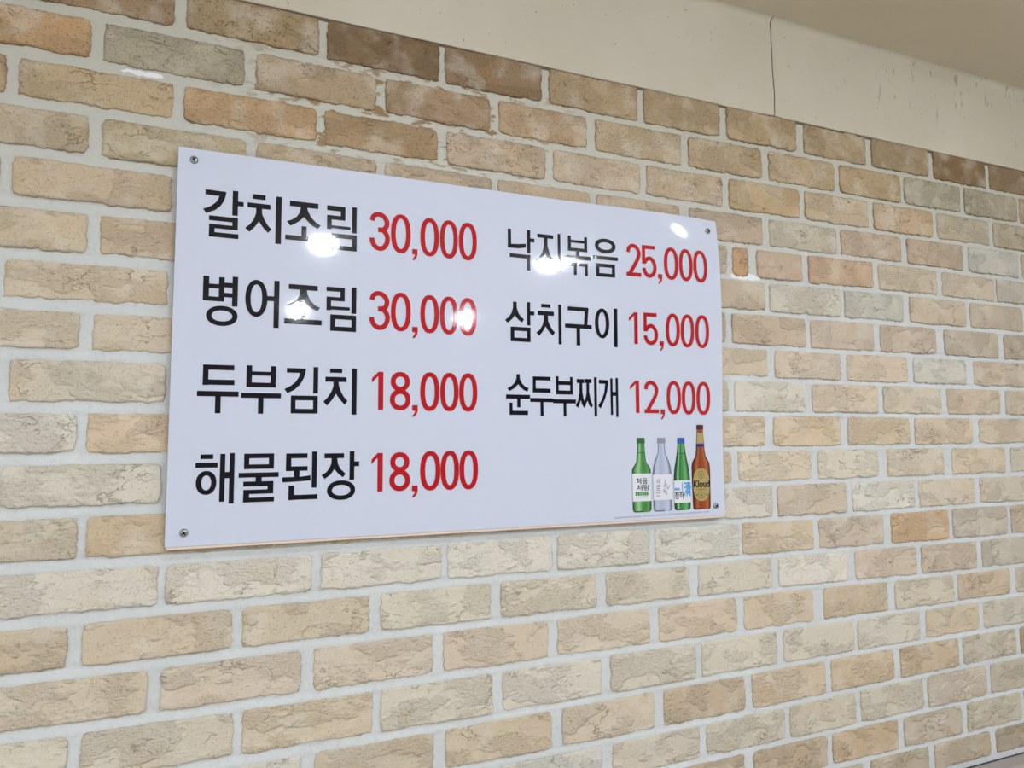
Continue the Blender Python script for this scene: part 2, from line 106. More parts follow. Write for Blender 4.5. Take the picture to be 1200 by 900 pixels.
PRICES = [["30,000",7.7,[[483.0,515.5,-310.0,-373.5],[517.3,549.7,-309.8,-374.0],[552.4,561.1,-365.0,-383.7],[565.7,597.2,-310.2,-374.4],[598.9,629.9,-310.2,-374.8],[631.6,663.3,-310.4,-374.9]]],
 ["30,000",7.6,[[483.9,516.5,-438.7,-501.1],[518.3,550.5,-438.6,-501.3],[553.1,562.1,-492.8,-511.5],[566.2,597.4,-439.0,-501.8],[599.1,629.8,-439.1,-502.2],[631.5,662.6,-439.1,-502.5]]],
 ["18,000",7.9,[[489.4,507.3,-567.5,-627.1],[517.7,550.8,-566.7,-627.8],[553.8,562.7,-619.3,-638.4],[566.6,598.5,-565.8,-628.4],[599.9,631.0,-565.6,-628.5],[632.0,663.4,-565.3,-628.7]]],
 ["18,000",8.1,[[489.9,507.5,-694.6,-754.2],[517.9,550.8,-693.7,-754.7],[554.0,563.2,-746.6,-765.9],[567.1,600.5,-692.6,-755.3],[600.8,631.7,-692.3,-755.4],[632.4,664.3,-692.0,-755.6]]],
 ["25,000",7.4,[[953.2,984.0,-314.7,-375.7],[986.0,1016.7,-314.9,-376.1],[1019.4,1028.6,-367.4,-386.3],[1032.6,1064.1,-314.4,-376.5],[1065.8,1096.4,-314.2,-376.7],[1097.9,1130.2,-313.8,-376.9]]],
 ["15,000",7.3,[[956.9,975.4,-442.7,-501.6],[987.6,1018.4,-442.1,-502.3],[1021.5,1030.5,-494.1,-512.6],[1034.9,1065.5,-440.6,-502.7],[1067.2,1097.2,-440.4,-503.3],[1099.6,1130.9,-440.0,-503.4]]],
 ["12,000",7.4,[[957.3,976.7,-568.7,-628.1],[987.2,1018.7,-568.1,-628.3],[1022.3,1031.4,-620.8,-639.8],[1035.8,1067.3,-567.3,-629.7],[1069.1,1099.7,-567.4,-630.3],[1101.8,1132.9,-567.3,-630.6]]]]
BOTTLES = [[977.6,[[8.1,-673.4],[8.4,-683.3],[7.2,-684.1],[8.4,-700.4],[10.1,-715.9],[12.1,-720.2],[16.5,-725.3],[19.5,-731.3],[19.9,-738.1],[19.8,-787.5],[19.6,-802.7],[17.6,-806.1],[14.0,-807.3]],{"label":[-19.9,20.8,-738.1,-787.8],"t1":[-12.0,12.0,-745.8,-757.2],"t2":[-11.4,14.7,-758.3,-768.5],"band":[-14.0,14.0,-770.5,-777.6],"line":[-12.8,12.6,-779.7,-780.8],"seam":[-7.7,8.4,-700.1,-701.1]}],
 [1021.8,[[8.4,-673.6],[8.7,-683.2],[7.0,-684.1],[7.9,-701.9],[10.3,-706.2],[15.5,-716.6],[18.6,-727.1],[20.2,-737.4],[20.6,-747.8],[20.1,-802.9],[18.4,-806.4],[14.4,-807.6]],{"label":[-20.1,20.6,-740.6,-787.1],"t1":[-13.9,-5.1,-747.6,-757.9],"t2":[-14.3,-4.0,-759.6,-770.0],"l1":[-14.5,-4.9,-773.4,-774.7],"l2":[-14.7,-5.9,-778.8,-780.2],"ink":[0.1,19.3,-748.1,-780.9]}],
 [1065.1,[[7.8,-673.7],[8.3,-683.8],[7.5,-685.0],[10.0,-703.1],[13.2,-718.3],[16.0,-730.4],[17.5,-742.5],[18.2,-752.5],[18.1,-798.7],[17.5,-804.7],[14.5,-807.3]],{"label":[-17.8,18.8,-752.6,-793.7],"t1":[-17.3,3.2,-772.8,-786.8],"t2":[3.1,19.4,-754.5,-782.6],"v1":[-1.7,2.0,-756.6,-773.0],"l1":[-17.0,-6.1,-766.2,-770.6],"seam":[-10.0,9.4,-702.5,-703.7]}],
 [1108.4,[[6.5,-649.5],[7.5,-650.8],[7.5,-657.4],[6.7,-658.4],[7.0,-663.6],[9.2,-686.2],[9.7,-696.5],[11.4,-708.8],[15.5,-713.9],[19.5,-721.1],[20.7,-729.3],[21.0,-743.5],[19.9,-800.4],[19.4,-805.5],[16.9,-807.7]],{"neck":[-7.5,8.7,-664.6,-684.6],"blue":[-9.1,9.3,-685.8,-691.1],"label":[-19.4,19.2,-731.7,-792.3],"t1":[-18.6,19.2,-753.7,-766.8],"c1":[-6.9,6.8,-735.4,-750.1],"c2":[-9.5,7.4,-774.1,-787.2],"l1":[-11.6,9.6,-769.6,-771.0]}]]
FINE = [[919.9,-814.8],[1128.9,-812.9]]
SCREWS = [[227.4,-264.9],[1138.6,-271.4],[1140.2,-802.3],[230.2,-802.3]]

BRICK_GAIN = 1.12
BRICK_GREY = (0.28, 0.22)      # paler, greyer clay in the lower courses

# ------------------------------------------------------------------ helpers
def lin(c):
    c = c / 255.0
    return c / 12.92 if c <= 0.04045 else ((c + 0.055) / 1.055) ** 2.4
def rgb(r, g, b): return (lin(r), lin(g), lin(b), 1.0)

def mesh_obj(name, verts, faces, mat, parent=None, smooth=False):
    me = bpy.data.meshes.new(name)
    me.from_pydata([tuple(v) for v in verts], [], [tuple(f) for f in faces])
    me.materials.append(mat)
    if smooth:
        me.polygons.foreach_set('use_smooth', [True] * len(me.polygons))
    me.update()
    o = bpy.data.objects.new(name, me); col.objects.link(o)
    if parent is not None: o.parent = parent
    return o
def grid_mesh(name, V, nx, nz, mat, smooth=True):
    """V: array (nz, nx, 3); quads facing -y when x grows with nx and z with nz"""
    me = bpy.data.meshes.new(name)
    idx = np.arange(nx * nz).reshape(nz, nx)
    q = np.stack([idx[:-1, :-1], idx[:-1, 1:], idx[1:, 1:], idx[1:, :-1]], -1).reshape(-1, 4)
    me.vertices.add(nx * nz); me.vertices.foreach_set('co', V.reshape(-1).astype(np.float32))
    me.loops.add(q.size); me.loops.foreach_set('vertex_index', q.reshape(-1).astype(np.int32))
    me.polygons.add(len(q)); me.polygons.foreach_set('loop_start', np.arange(0, q.size, 4, dtype=np.int32))
    me.polygons.foreach_set('use_smooth', np.full(len(q), smooth))
    me.materials.append(mat); me.update(calc_edges=True)
    return me
def box(name, x0, x1, y0, y1, z0, z1, mat, parent=None):
    v = [(x, y, z) for x in (x0, x1) for y in (y0, y1) for z in (z0, z1)]
    f = [(0, 1, 3, 2), (4, 6, 7, 5), (0, 4, 5, 1), (2, 3, 7, 6), (0, 2, 6, 4), (1, 5, 7, 3)]
    return mesh_obj(name, v, f, mat, parent)
def tag(o, label, cat, kind=None, group=None):
    o['label'] = label; o['category'] = cat
    if kind: o['kind'] = kind
    if group: o['group'] = group
    return o
def empty(name, loc):
    o = bpy.data.objects.new(name, None); col.objects.link(o); o.location = loc; o.empty_display_size = 0.05
    return o

# smooth 2-D value noise
def _h(ix, iy, s):
    n = (ix.astype(np.int64) * 374761393 + iy.astype(np.int64) * 668265263 + s * 1274126177) & 0xffffffff
    n = ((n ^ (n >> 13)) * 1103515245 + 12345) & 0xffffffff
    n = ((n ^ (n >> 16)) * 1103515245 + 12345) & 0xffffffff
    return ((n >> 8) & 0xffff) / 65535.0
def vnoise(x, y, s=0):
    x = np.asarray(x, float); y = np.asarray(y, float)
    ix = np.floor(x); iy = np.floor(y); fx = x - ix; fy = y - iy
    fx = fx * fx * (3 - 2 * fx); fy = fy * fy * (3 - 2 * fy)
    a = _h(ix, iy, s); b = _h(ix + 1, iy, s); c = _h(ix, iy + 1, s); d = _h(ix + 1, iy + 1, s)
    return (a * (1 - fx) + b * fx) * (1 - fy) + (c * (1 - fx) + d * fx) * fy
def fbm(x, y, s=0, o=3):
    t = 0; a = 1; w = 0
    for k in range(o):
        t = t + a * vnoise(x * 2 ** k, y * 2 ** k, s + 17 * k); w += a; a *= 0.55
    return t / w - 0.5

# ------------------------------------------------------------------ materials
class NT:
    def __init__(self, name):
        self.m = bpy.data.materials.new(name); self.m.use_nodes = True
        self.t = self.m.node_tree; self.t.nodes.clear()
        self.out = self.t.nodes.new('ShaderNodeOutputMaterial')
        self.b = self.t.nodes.new('ShaderNodeBsdfPrincipled')
        self.t.links.new(self.b.outputs[0], self.out.inputs[0])
    def n(self, typ, **kw):
        nd = self.t.nodes.new(typ)
        for k, v in kw.items(): setattr(nd, k, v)
        return nd
    def set(self, sock, v):
        if hasattr(v, 'links') or isinstance(v, bpy.types.NodeSocket): self.t.links.new(v, sock)
        else: sock.default_value = v
    def math(self, op, a, b=0.0, c=None, clamp=False):
        nd = self.n('ShaderNodeMath', operation=op); nd.use_clamp = clamp
        self.set(nd.inputs[0], a); self.set(nd.inputs[1], b)
        if c is not None: self.set(nd.inputs[2], c)
        return nd.outputs[0]
    def noise(self, vec, scale, detail=2.0, rough=0.5, dist=0.0):
        nd = self.n('ShaderNodeTexNoise')
        self.set(nd.inputs['Vector'], vec); nd.inputs['Scale'].default_value = scale
        nd.inputs['Detail'].default_value = detail; nd.inputs['Roughness'].default_value = rough
        nd.inputs['Distortion'].default_value = dist
        return nd.outputs[0]
    def step(self, v, lo, hi):
        nd = self.n('ShaderNodeMapRange', interpolation_type='SMOOTHSTEP')
        self.set(nd.inputs[0], v)
        for i, q in ((1, lo), (2, hi), (3, 0.0), (4, 1.0)): nd.inputs[i].default_value = q
        return nd.outputs[0]
    def mix(self, f, a, b, mode='MIX'):
        nd = self.n('ShaderNodeMix', data_type='RGBA', blend_type=mode)
        self.set(nd.inputs[0], f); self.set(nd.inputs[6], a); self.set(nd.inputs[7], b)
        return nd.outputs[2]
    def bump(self, h, dist=1.0, strength=1.0, normal=None):
        nd = self.n('ShaderNodeBump'); self.set(nd.inputs['Height'], h)
        nd.inputs['Distance'].default_value = dist; nd.inputs['Strength'].default_value = strength
        if normal is not None: self.t.links.new(normal, nd.inputs['Normal'])
        return nd.outputs[0]
    def P(self, name, v): self.set(self.b.inputs[name], v)

def simple(name, c, rough=0.5, metal=0.0, coat=0.0):
    m = NT(name); m.P('Base Color', c); m.P('Roughness', rough); m.P('Metallic', metal); m.P('Coat Weight', coat)
    m.P('Coat Roughness', 0.05)
    return m.m

def brick_material():
    m = NT('weathered_brick')
    tc = m.n('ShaderNodeTexCoord'); oi = m.n('ShaderNodeObjectInfo')
    off = m.n('ShaderNodeVectorMath', operation='SCALE'); off.inputs[0].default_value = (37.0, 19.0, 53.0)
    m.t.links.new(oi.outputs['Random'], off.inputs['Scale'])
    ad = m.n('ShaderNodeVectorMath', operation='ADD'); m.t.links.new(tc.outputs['Object'], ad.inputs[0]); m.t.links.new(off.outputs[0], ad.inputs[1])
    st = m.n('ShaderNodeVectorMath', operation='MULTIPLY'); m.t.links.new(ad.outputs[0], st.inputs[0]); st.inputs[1].default_value = (1.0, 1.0, 1.7)
    v = ad.outputs[0]; vs_ = st.outputs[0]
    big = m.noise(vs_, 13.0, 3.0, 0.55)
    big2 = m.noise(v, 21.0, 2.0, 0.5)
    mid = m.noise(vs_, 22.0, 5.0, 0.60, 0.3)
    rough = m.noise(vs_, 175.0, 4.0, 0.62)
    fine = m.noise(v, 800.0, 2.0, 0.6)
    patch = m.step(big, 0.47, 0.54)                    # rough torn areas against smooth skin
    ter = m.step(mid, 0.500, 0.510)                    # broken skin edges
    ter2 = m.step(mid, 0.585, 0.593)
    crk = m.math('MULTIPLY', m.step(m.math('ABSOLUTE', m.math('SUBTRACT', mid, 0.497)), 0.010, 0.002), m.step(m.noise(v, 17.0, 2.0, 0.5), 0.54, 0.64))
    pit = m.step(m.noise(v, 330.0, 1.0, 0.5), 0.63, 0.72)
    h = m.math('MULTIPLY', rough, m.math('MULTIPLY_ADD', patch, 0.0042, 0.0006))
    h = m.math('MULTIPLY_ADD', fine, m.math('MULTIPLY_ADD', patch, 0.0005, 0.0003), h)
    h = m.math('MULTIPLY_ADD', ter, 0.0006, h)
    h = m.math('MULTIPLY_ADD', ter2, 0.0003, h)
    h = m.math('MULTIPLY_ADD', crk, -0.0016, h)
    h = m.math('MULTIPLY_ADD', pit, -0.0010, h)
    nrm = m.bump(h, 1.0, 0.85)
    m.P('Normal', nrm)
    # colour: the brick's own tone, chalky skin, warmer cores, dark mineral specks, grime on the arrises
    base = oi.outputs['Color']
    chalk = m.mix(m.math('MULTIPLY', m.step(big2, 0.46, 0.70), 0.35), base, rgb(222, 216, 202))
    warm = m.mix(1.0, base, (1.04, 0.93, 0.78, 1), 'MULTIPLY')
    c = m.mix(m.math('MULTIPLY', m.step(m.noise(v, 16.0, 3.0, 0.6), 0.52, 0.75), 0.5), chalk, warm)
    dark = m.mix(1.0, c, (0.62, 0.55, 0.46, 1), 'MULTIPLY')
    c = m.mix(m.math('MULTIPLY', crk, 0.85), c, dark)
    c = m.mix(m.math('MULTIPLY', m.step(rough, 0.42, 0.35), m.math('MULTIPLY_ADD', patch, 0.55, 0.08)), c, dark)
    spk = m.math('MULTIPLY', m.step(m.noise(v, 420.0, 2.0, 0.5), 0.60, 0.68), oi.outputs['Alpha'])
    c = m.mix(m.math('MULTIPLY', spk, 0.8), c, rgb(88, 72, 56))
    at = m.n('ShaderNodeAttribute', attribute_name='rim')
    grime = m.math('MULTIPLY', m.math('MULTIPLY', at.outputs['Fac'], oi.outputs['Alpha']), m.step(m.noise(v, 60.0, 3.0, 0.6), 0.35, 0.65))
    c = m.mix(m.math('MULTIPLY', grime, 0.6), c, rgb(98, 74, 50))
    m.P('Base Color', c); m.P('Roughness', 0.86); m.P('Specular IOR Level', 0.3)
    return m.m

def mortar_material():
    m = NT('pale_mortar')
    tc = m.n('ShaderNodeTexCoord'); v = tc.outputs['Object']
    sp = m.n('ShaderNodeSeparateXYZ'); m.t.links.new(v, sp.inputs[0])
    n1 = m.noise(v, 7.0, 3.0, 0.6); n2 = m.noise(v, 90.0, 3.0, 0.6); n3 = m.noise(v, 420.0, 2.0, 0.5)
    c = m.mix(m.step(n1, 0.35, 0.7), rgb(205, 209, 209), rgb(212, 216, 217))
    # mortar grows yellower and darker towards the top courses
    top_tint = m.step(m.math('MULTIPLY_ADD', n1, 0.25, sp.outputs[2]), -0.45, 0.10)
    c = m.mix(m.math('MULTIPLY', top_tint, 0.8), c, rgb(190, 187, 170))
    c = m.mix(m.math('MULTIPLY', m.step(n2, 0.55, 0.75), 0.25), c, rgb(170, 170, 164))
    # rust-coloured damp stains where water came down from the ceiling edge
    reg = m.math('MULTIPLY', m.step(sp.outputs[2], -0.235, -0.20), m.math('MULTIPLY', m.step(sp.outputs[0], 0.20, 0.42), m.step(sp.outputs[0], 0.92, 0.72)))
    reg = m.math('MULTIPLY', reg, m.step(sp.outputs[2], -0.03, -0.08))
    mp = m.n('ShaderNodeMapping'); mp.inputs['Scale'].default_value = (0.55, 1.0, 1.4); m.t.links.new(v, mp.inputs[0])
    stn = m.math('MULTIPLY', reg, m.step(m.noise(mp.outputs[0], 50.0, 4.0, 0.65), 0.52, 0.60))
    c = m.mix(m.math('MULTIPLY', stn, 0.85), c, rgb(142, 108, 56))
    # two patches of bright new filler
    for px, pz, rx, rz in ((0.155, -0.139, 0.030, 0.0055), (1.245, -0.347, 0.042, 0.008)):
        dx = m.math('DIVIDE', m.math('SUBTRACT', sp.outputs[0], px), rx); dz = m.math('DIVIDE', m.math('SUBTRACT', sp.outputs[2], pz), rz)
        d = m.math('ADD', m.math('MULTIPLY', dx, dx), m.math('MULTIPLY', dz, dz))
        d = m.math('MULTIPLY_ADD', m.noise(v, 70.0, 3.0, 0.6), 3.2, d)
        c = m.mix(m.step(d, 2.5, 2.2), c, rgb(236, 238, 240))
    m.P('Base Color', c); m.P('Roughness', 0.9); m.P('Specular IOR Level', 0.2)
    h = m.math('MULTIPLY_ADD', n2, 0.0016, m.math('MULTIPLY', n3, 0.0005))
    m.P('Normal', m.bump(h, 1.0, 0.9))
    return m.m

def paper_material(name, a, b, scuff=True):
    m = NT(name)
    tc = m.n('ShaderNodeTexCoord'); v = tc.outputs['Object']
    sp = m.n('ShaderNodeSeparateXYZ'); m.t.links.new(v, sp.inputs[0])
    c = m.mix(m.step(m.noise(v, 3.0, 3.0, 0.6), 0.35, 0.7), a, b)
    st = m.n('ShaderNodeMapping'); st.inputs['Rotation'].default_value = (0, 0.75, 0); st.inputs['Scale'].default_value = (1.0, 1.0, 0.3)
    m.t.links.new(v, st.inputs[0])
    if scuff:                                                # scratches and cobweb marks by the far ceiling corner
        s = m.step(m.noise(st.outputs[0], 80.0, 2.0, 0.55), 0.63, 0.70)
        reg = m.math('MULTIPLY', m.step(sp.outputs[0], 1.42, 1.75), m.step(sp.outputs[2], 0.03, 0.12))
        c = m.mix(m.math('MULTIPLY', m.math('MULTIPLY', s, reg), 0.42), c, rgb(92, 72, 54))
        d = m.math('MULTIPLY', m.step(m.noise(v, 120.0, 1.0, 0.5), 0.76, 0.79), 0.6)
        c = m.mix(d, c, rgb(110, 90, 70))
    m.P('Base Color', c); m.P('Roughness', 0.75); m.P('Specular IOR Level', 0.3)
    wv = m.n('ShaderNodeTexNoise'); m.t.links.new(v, wv.inputs['Vector']); wv.inputs['Scale'].default_value = 500.0
    h = m.math('MULTIPLY_ADD', m.noise(v, 9.0, 2.0, 0.5), 0.0025, m.math('MULTIPLY', wv.outputs[0], 0.0002))
    m.P('Normal', m.bump(h, 1.0, 0.6))
    return m.m

def film_material(name, c, c2=None):
    """laminated print: coloured ink under a slightly rippled gloss film"""
    m = NT(name)
    tc = m.n('ShaderNodeTexCoord'); v = tc.outputs['Object']
    m.P('Base Color', c); m.P('Roughness', 0.5); m.P('Specular IOR Level', 0.08)
    m.P('Coat Weight', 1.0); m.P('Coat Roughness', 0.05); m.P('Coat IOR', 1.45)
    nd = m.n('ShaderNodeBump'); nd.inputs['Distance'].default_value = 1.0; nd.inputs['Strength'].default_value = 1.0
    h = m.math('MULTIPLY_ADD', m.noise(v, 4.0, 1.0, 0.5), 0.0012, m.math('MULTIPLY', m.noise(v, 260.0, 2.0, 0.5), 0.000035))
    m.set(nd.inputs['Height'], h)
    m.t.links.new(nd.outputs[0], m.b.inputs['Coat Normal'])
    return m.m

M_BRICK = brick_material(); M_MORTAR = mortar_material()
M_PAPER = paper_material('cream_wallpaper', rgb(198, 191, 174), rgb(205, 198, 182))
M_CEIL = paper_material('ceiling_paper', rgb(212, 204, 186), rgb(219, 211, 195), False)
M_ROOM = paper_material('room_wallpaper', rgb(214, 208, 196), rgb(220, 214, 202), False)
M_FRONT = paper_material('far_wallpaper', rgb(112, 108, 104), rgb(120, 116, 112), False)  # unseen wall, darkened so the glossy board reflects less of it
M_FLOOR = simple('floor_tile', rgb(186, 176, 160), 0.45)
M_LEDGE = simple('grey_wood_ledge', rgb(168, 160, 156), 0.4)
M_PANEL = simple('wainscot_panel', rgb(150, 138, 128), 0.6)

# ------------------------------------------------------------------ brick wall
XS = np.arange(-0.8, 2.81, 0.2)
BED = np.array(BEDS) / 1000.0
def bed(b, x): return np.interp(x, XS, BED[b])
def joint(x): return np.interp(x, [0.0, 0.6, 1.3], [0.0150, 0.0112, 0.0082])

WX0, WX1 = -3.3, 3.6
# mortar body with slightly weathered joints, recessed behind the brick faces
gx = np.arange(-0.70, 2.6501, 0.0062); gz = np.arange(-1.404, 0.0081, 0.0036)
X, Z = np.meshgrid(gx, gz)
Y = np.full_like(X, 0.0020)
for b in range(21):
    d = Z - bed(b, X); t = joint(X)
    inb = np.abs(d) < t * 0.6
    Y = np.where(inb, 0.0020 + 0.0026 * d / t, Y)
Y += 0.0014 * fbm(X * 9, Z * 9, 3, 2) + 0.0012 * fbm(X * 60, Z * 60, 4, 3)
V = np.stack([X, Y, Z], -1)
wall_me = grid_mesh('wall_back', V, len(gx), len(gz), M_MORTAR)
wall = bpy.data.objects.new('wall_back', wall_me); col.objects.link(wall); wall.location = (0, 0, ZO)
tag(wall, 'pale tan brick wall with wide white mortar joints behind the menu board', 'wall', 'structure')
# plain masonry body behind and beside the bricked face
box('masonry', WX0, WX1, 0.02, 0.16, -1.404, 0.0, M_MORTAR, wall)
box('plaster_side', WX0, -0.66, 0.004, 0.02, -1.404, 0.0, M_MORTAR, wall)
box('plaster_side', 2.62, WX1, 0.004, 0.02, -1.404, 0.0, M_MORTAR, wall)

def brick_mesh(w, h, seed, tl, tr, bl, br):
    """one brick slip: ragged rounded outline, undulating face, sides running back into the mortar.
    tl..br: height of the corners over/under the centre line"""
    nx = max(6, int(w / 0.0032)); nz = max(5, int(h / 0.0034))
    u = np.linspace(-1, 1, nx); v = np.linspace(-1, 1, nz)
    # denser rows close to the edges
    u = np.sign(u) * (1 - (1 - np.abs(u)) ** 1.25); v = np.sign(v) * (1 - (1 - np.abs(v)) ** 1.3)
    U, Vv = np.meshgrid(u, v)
    Xl = U * (w / 2 + 0.0009)
    k = (U + 1) / 2
    top = tl + (tr - tl) * k; bot = bl + (br - bl) * k
    Zl = np.where(Vv > 0, Vv * (top + 0.0009), -Vv * (bot - 0.0012))
    s = seed * 7
    # ragged outline
    ax = np.abs(U) ** 6; az = np.abs(Vv) ** 4
    sx = np.sign(U); sz = np.sign(Vv)
    Xl = Xl - sx * ax * (0.0030 * np.maximum(0, vnoise(Zl * 130, sx * 9 + 3, s) - 0.35) + 0.0018 * vnoise(Zl * 420, sx * 5, s + 1))
    ragb = np.where(Vv < 0, 1.25, 0.7)
    Zl = Zl - sz * az * ragb * (0.0034 * np.maximum(0, vnoise(Xl * 38, sz * 7, s + 2) - 0.45) + 0.0020 * vnoise(Xl * 260, sz * 3, s + 3) + 0.0014 * vnoise(Xl * 110, sz * 3, s + 5))
    # rounded corners
    cxm = np.maximum(0, np.abs(Xl) - (w / 2 - 0.010)) / 0.010
    czm = np.maximum(0, np.abs(Zl) - (h / 2 - 0.010)) / 0.010
    rr = 0.45 * np.minimum(cxm, 1) * np.minimum(czm, 1)
    f1 = 0.25 + vnoise(sx * 3 + 11, sz * 5 + 7, s + 4)
    Xl = Xl - sx * rr * 0.006 * f1; Zl = Zl - sz * rr * 0.006 * f1
    # face relief
    ed = np.minimum((1 - np.abs(U)) * w / 2, (1 - np.abs(Vv)) * h / 2)
    yy = -0.0012 * fbm(Xl * 22, Zl * 30, s + 6, 2) - 0.0010 * fbm(Xl * 90, Zl * 120, s + 7, 3)
    t2 = fbm(Xl * 14 + 5, Zl * 26, s + 8, 2)
    yy = yy + np.clip((t2 - 0.08) / 0.02, 0, 1) * 0.0007
    yy = yy + 0.0012 * np.clip(1 - ed / 0.0026, 0, 1) ** 1.6 - 0.0012
    yy = np.maximum(yy, -0.0027)
    front = np.stack([Xl, yy, Zl], -1).reshape(-1, 3)
    idx = np.arange(nx * nz).reshape(nz, nx)
    q = np.stack([idx[:-1, :-1], idx[:-1, 1:], idx[1:, 1:], idx[1:, :-1]], -1).reshape(-1, 4)
    ring = np.concatenate([idx[0, :], idx[1:, -1], idx[-1, -2::-1], idx[-2:0:-1, 0]])
    back = front[ring].copy(); back[:, 1] = 0.012
    n0 = len(front); r2 = np.roll(ring, -1); b1 = n0 + np.arange(len(ring)); b2 = np.roll(b1, -1)
    side = np.stack([ring, b1, b2, r2], -1)
    q = np.concatenate([q, side])
    co = np.concatenate([front, back])
    me = bpy.data.meshes.new('brick')
    me.vertices.add(len(co)); me.vertices.foreach_set('co', co.reshape(-1).astype(np.float32))
    me.loops.add(q.size); me.loops.foreach_set('vertex_index', q.reshape(-1).astype(np.int32))
    me.polygons.add(len(q)); me.polygons.foreach_set('loop_start', np.arange(0, q.size, 4, dtype=np.int32))
    sm = np.ones(len(q), bool); sm[-len(side):] = False
    me.polygons.foreach_set('use_smooth', sm)
    rim = np.concatenate([np.clip(1 - ed / 0.0055, 0, 1).reshape(-1), np.ones(len(back))])
    me.attributes.new('rim', 'FLOAT', 'POINT').data.foreach_set('value', rim.astype(np.float32))
    me.materials.append(M_BRICK); me.update(calc_edges=True)
    return me

rnd = random.Random(3)
for i, (row, xl, xr, r, g, b) in enumerate(BRICKS):
    xl /= 1000.0; xr /= 1000.0
    xc = (xl + xr) / 2; t = float(joint(xc)) / 2
    zt = [float(bed(row, x)) - t for x in (xl, xr)]; zb = [float(bed(row + 1, x)) + t for x in (xl, xr)]
    zc = (sum(zt) + sum(zb)) / 4; h = (sum(zt) - sum(zb)) / 2
    me = brick_mesh(xr - xl, h, i + 1, zt[0] - zc, zt[1] - zc, zb[0] - zc, zb[1] - zc)
    o = bpy.data.objects.new('brick', me); col.objects.link(o); o.parent = wall
    o.location = (xc, rnd.uniform(-0.0008, 0.0010), zc)
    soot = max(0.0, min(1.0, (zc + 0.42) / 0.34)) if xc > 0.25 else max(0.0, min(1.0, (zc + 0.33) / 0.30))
    c = [lin(r) * BRICK_GAIN, lin(g) * BRICK_GAIN, lin(b) * BRICK_GAIN]; lum = 0.3 * c[0] + 0.6 * c[1] + 0.1 * c[2]
    c = [min(0.85, q + (lum - q) * float(np.interp(zc, [-0.6, -0.1], BRICK_GREY))) for q in c]
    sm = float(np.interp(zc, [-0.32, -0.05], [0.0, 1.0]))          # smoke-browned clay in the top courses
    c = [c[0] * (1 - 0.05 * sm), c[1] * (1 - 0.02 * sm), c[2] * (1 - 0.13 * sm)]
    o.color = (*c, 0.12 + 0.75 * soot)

# ------------------------------------------------------------------ papered strip above the bricks, ceiling, rest of the room
ZC = 0.218
def fascia(name, x0, x1, curl):
    prof = [(0.001, 0.0040), (-0.0025, 0.0030), (-0.0036, 0.0042), (-0.0038, 0.009), (-0.0038, 0.03), (-0.0038, 0.05), (-0.0038, 0.10), (-0.0038, 0.15), (-0.0040, 0.195)]
    for a in range(0, 91, 10):
        a = math.radians(a); prof.append((-0.0040 - 0.014 * (1 - math.cos(a)), ZC - 0.014 + 0.014 * math.sin(a)))
    n = 120
    V = np.zeros((len(prof), n, 3)); xs = np.linspace(x0, x1, n)
    for j, (y, z) in enumerate(prof):
        V[j, :, 0] = xs; V[j, :, 1] = y; V[j, :, 2] = z
        lo = np.exp(-((z - 0.012) / 0.02) ** 2)
        V[j, :, 2] += lo * 0.004 * fbm(xs * 7, xs * 0, 9, 3)
        V[j, :, 1] += 0.003 * fbm(xs * 3, xs * 0 + z * 4, 12, 2) * (1 if 0.03 < z < 0.19 else 0)
        if curl:                                      # paper lifts a little along the open seam
            e = np.exp(-np.abs(xs - curl) / 0.012)
            V[j, :, 1] -= 0.0025 * e * (1.3 - z * 4 if z < 0.2 else 0.3)
            V[j, :, 0] += np.where(np.abs(xs - curl) < 1e-6, 0.0022 * math.exp(-((z - 0.05) / 0.03) ** 2), 0)
    me = grid_mesh(name, V, n, len(prof), M_PAPER)
    o = bpy.data.objects.new(name, me); col.objects.link(o); o.location = (0, 0, ZO)
    o['kind'] = 'structure'
    return o
tag(fascia('trim_1', WX0, 1.3290, 1.3290), 'cream papered strip above the bricks ending at a cracked seam', 'trim', 'structure')
tag(fascia('trim_2', 1.3312, WX1, 1.3312), 'scuffed cream papered strip above the bricks beyond the cracked seam', 'trim', 'structure')
box('seam_backing', WX0, WX1, 0.0, 0.02, 0.0, ZC, simple('old_plaster', rgb(120, 104, 84), 0.9), wall)

M_F = M_FLOOR
H = ZO + ZC
ceil = box('ceiling', WX0, WX1, -4.6, 0.0, H, H + 0.1, M_CEIL); tag(ceil, 'dull beige papered ceiling above the brick wall', 'ceiling', 'structure')
tag(box('floor', WX0, WX1, -4.6, 0.16, -0.1, 0.0, M_FLOOR), 'plain grey-brown tiled floor of the room', 'floor', 'structure')
tag(box('wall_left', WX0 - 0.1, WX0, -4.6, 0.16, 0, H, M_ROOM), 'plain cream side wall meeting the brick wall', 'wall', 'structure')
tag(box('wall_right', WX1, WX1 + 0.1, -4.6, 0.16, 0, H, M_ROOM), 'plain cream side wall past the ceiling seam', 'wall', 'structure')
tag(box('wall_front', WX0, WX1, -4.7, -4.6, 0, H, M_FRONT), 'plain dark grey wall facing the brick wall', 'wall', 'structure')
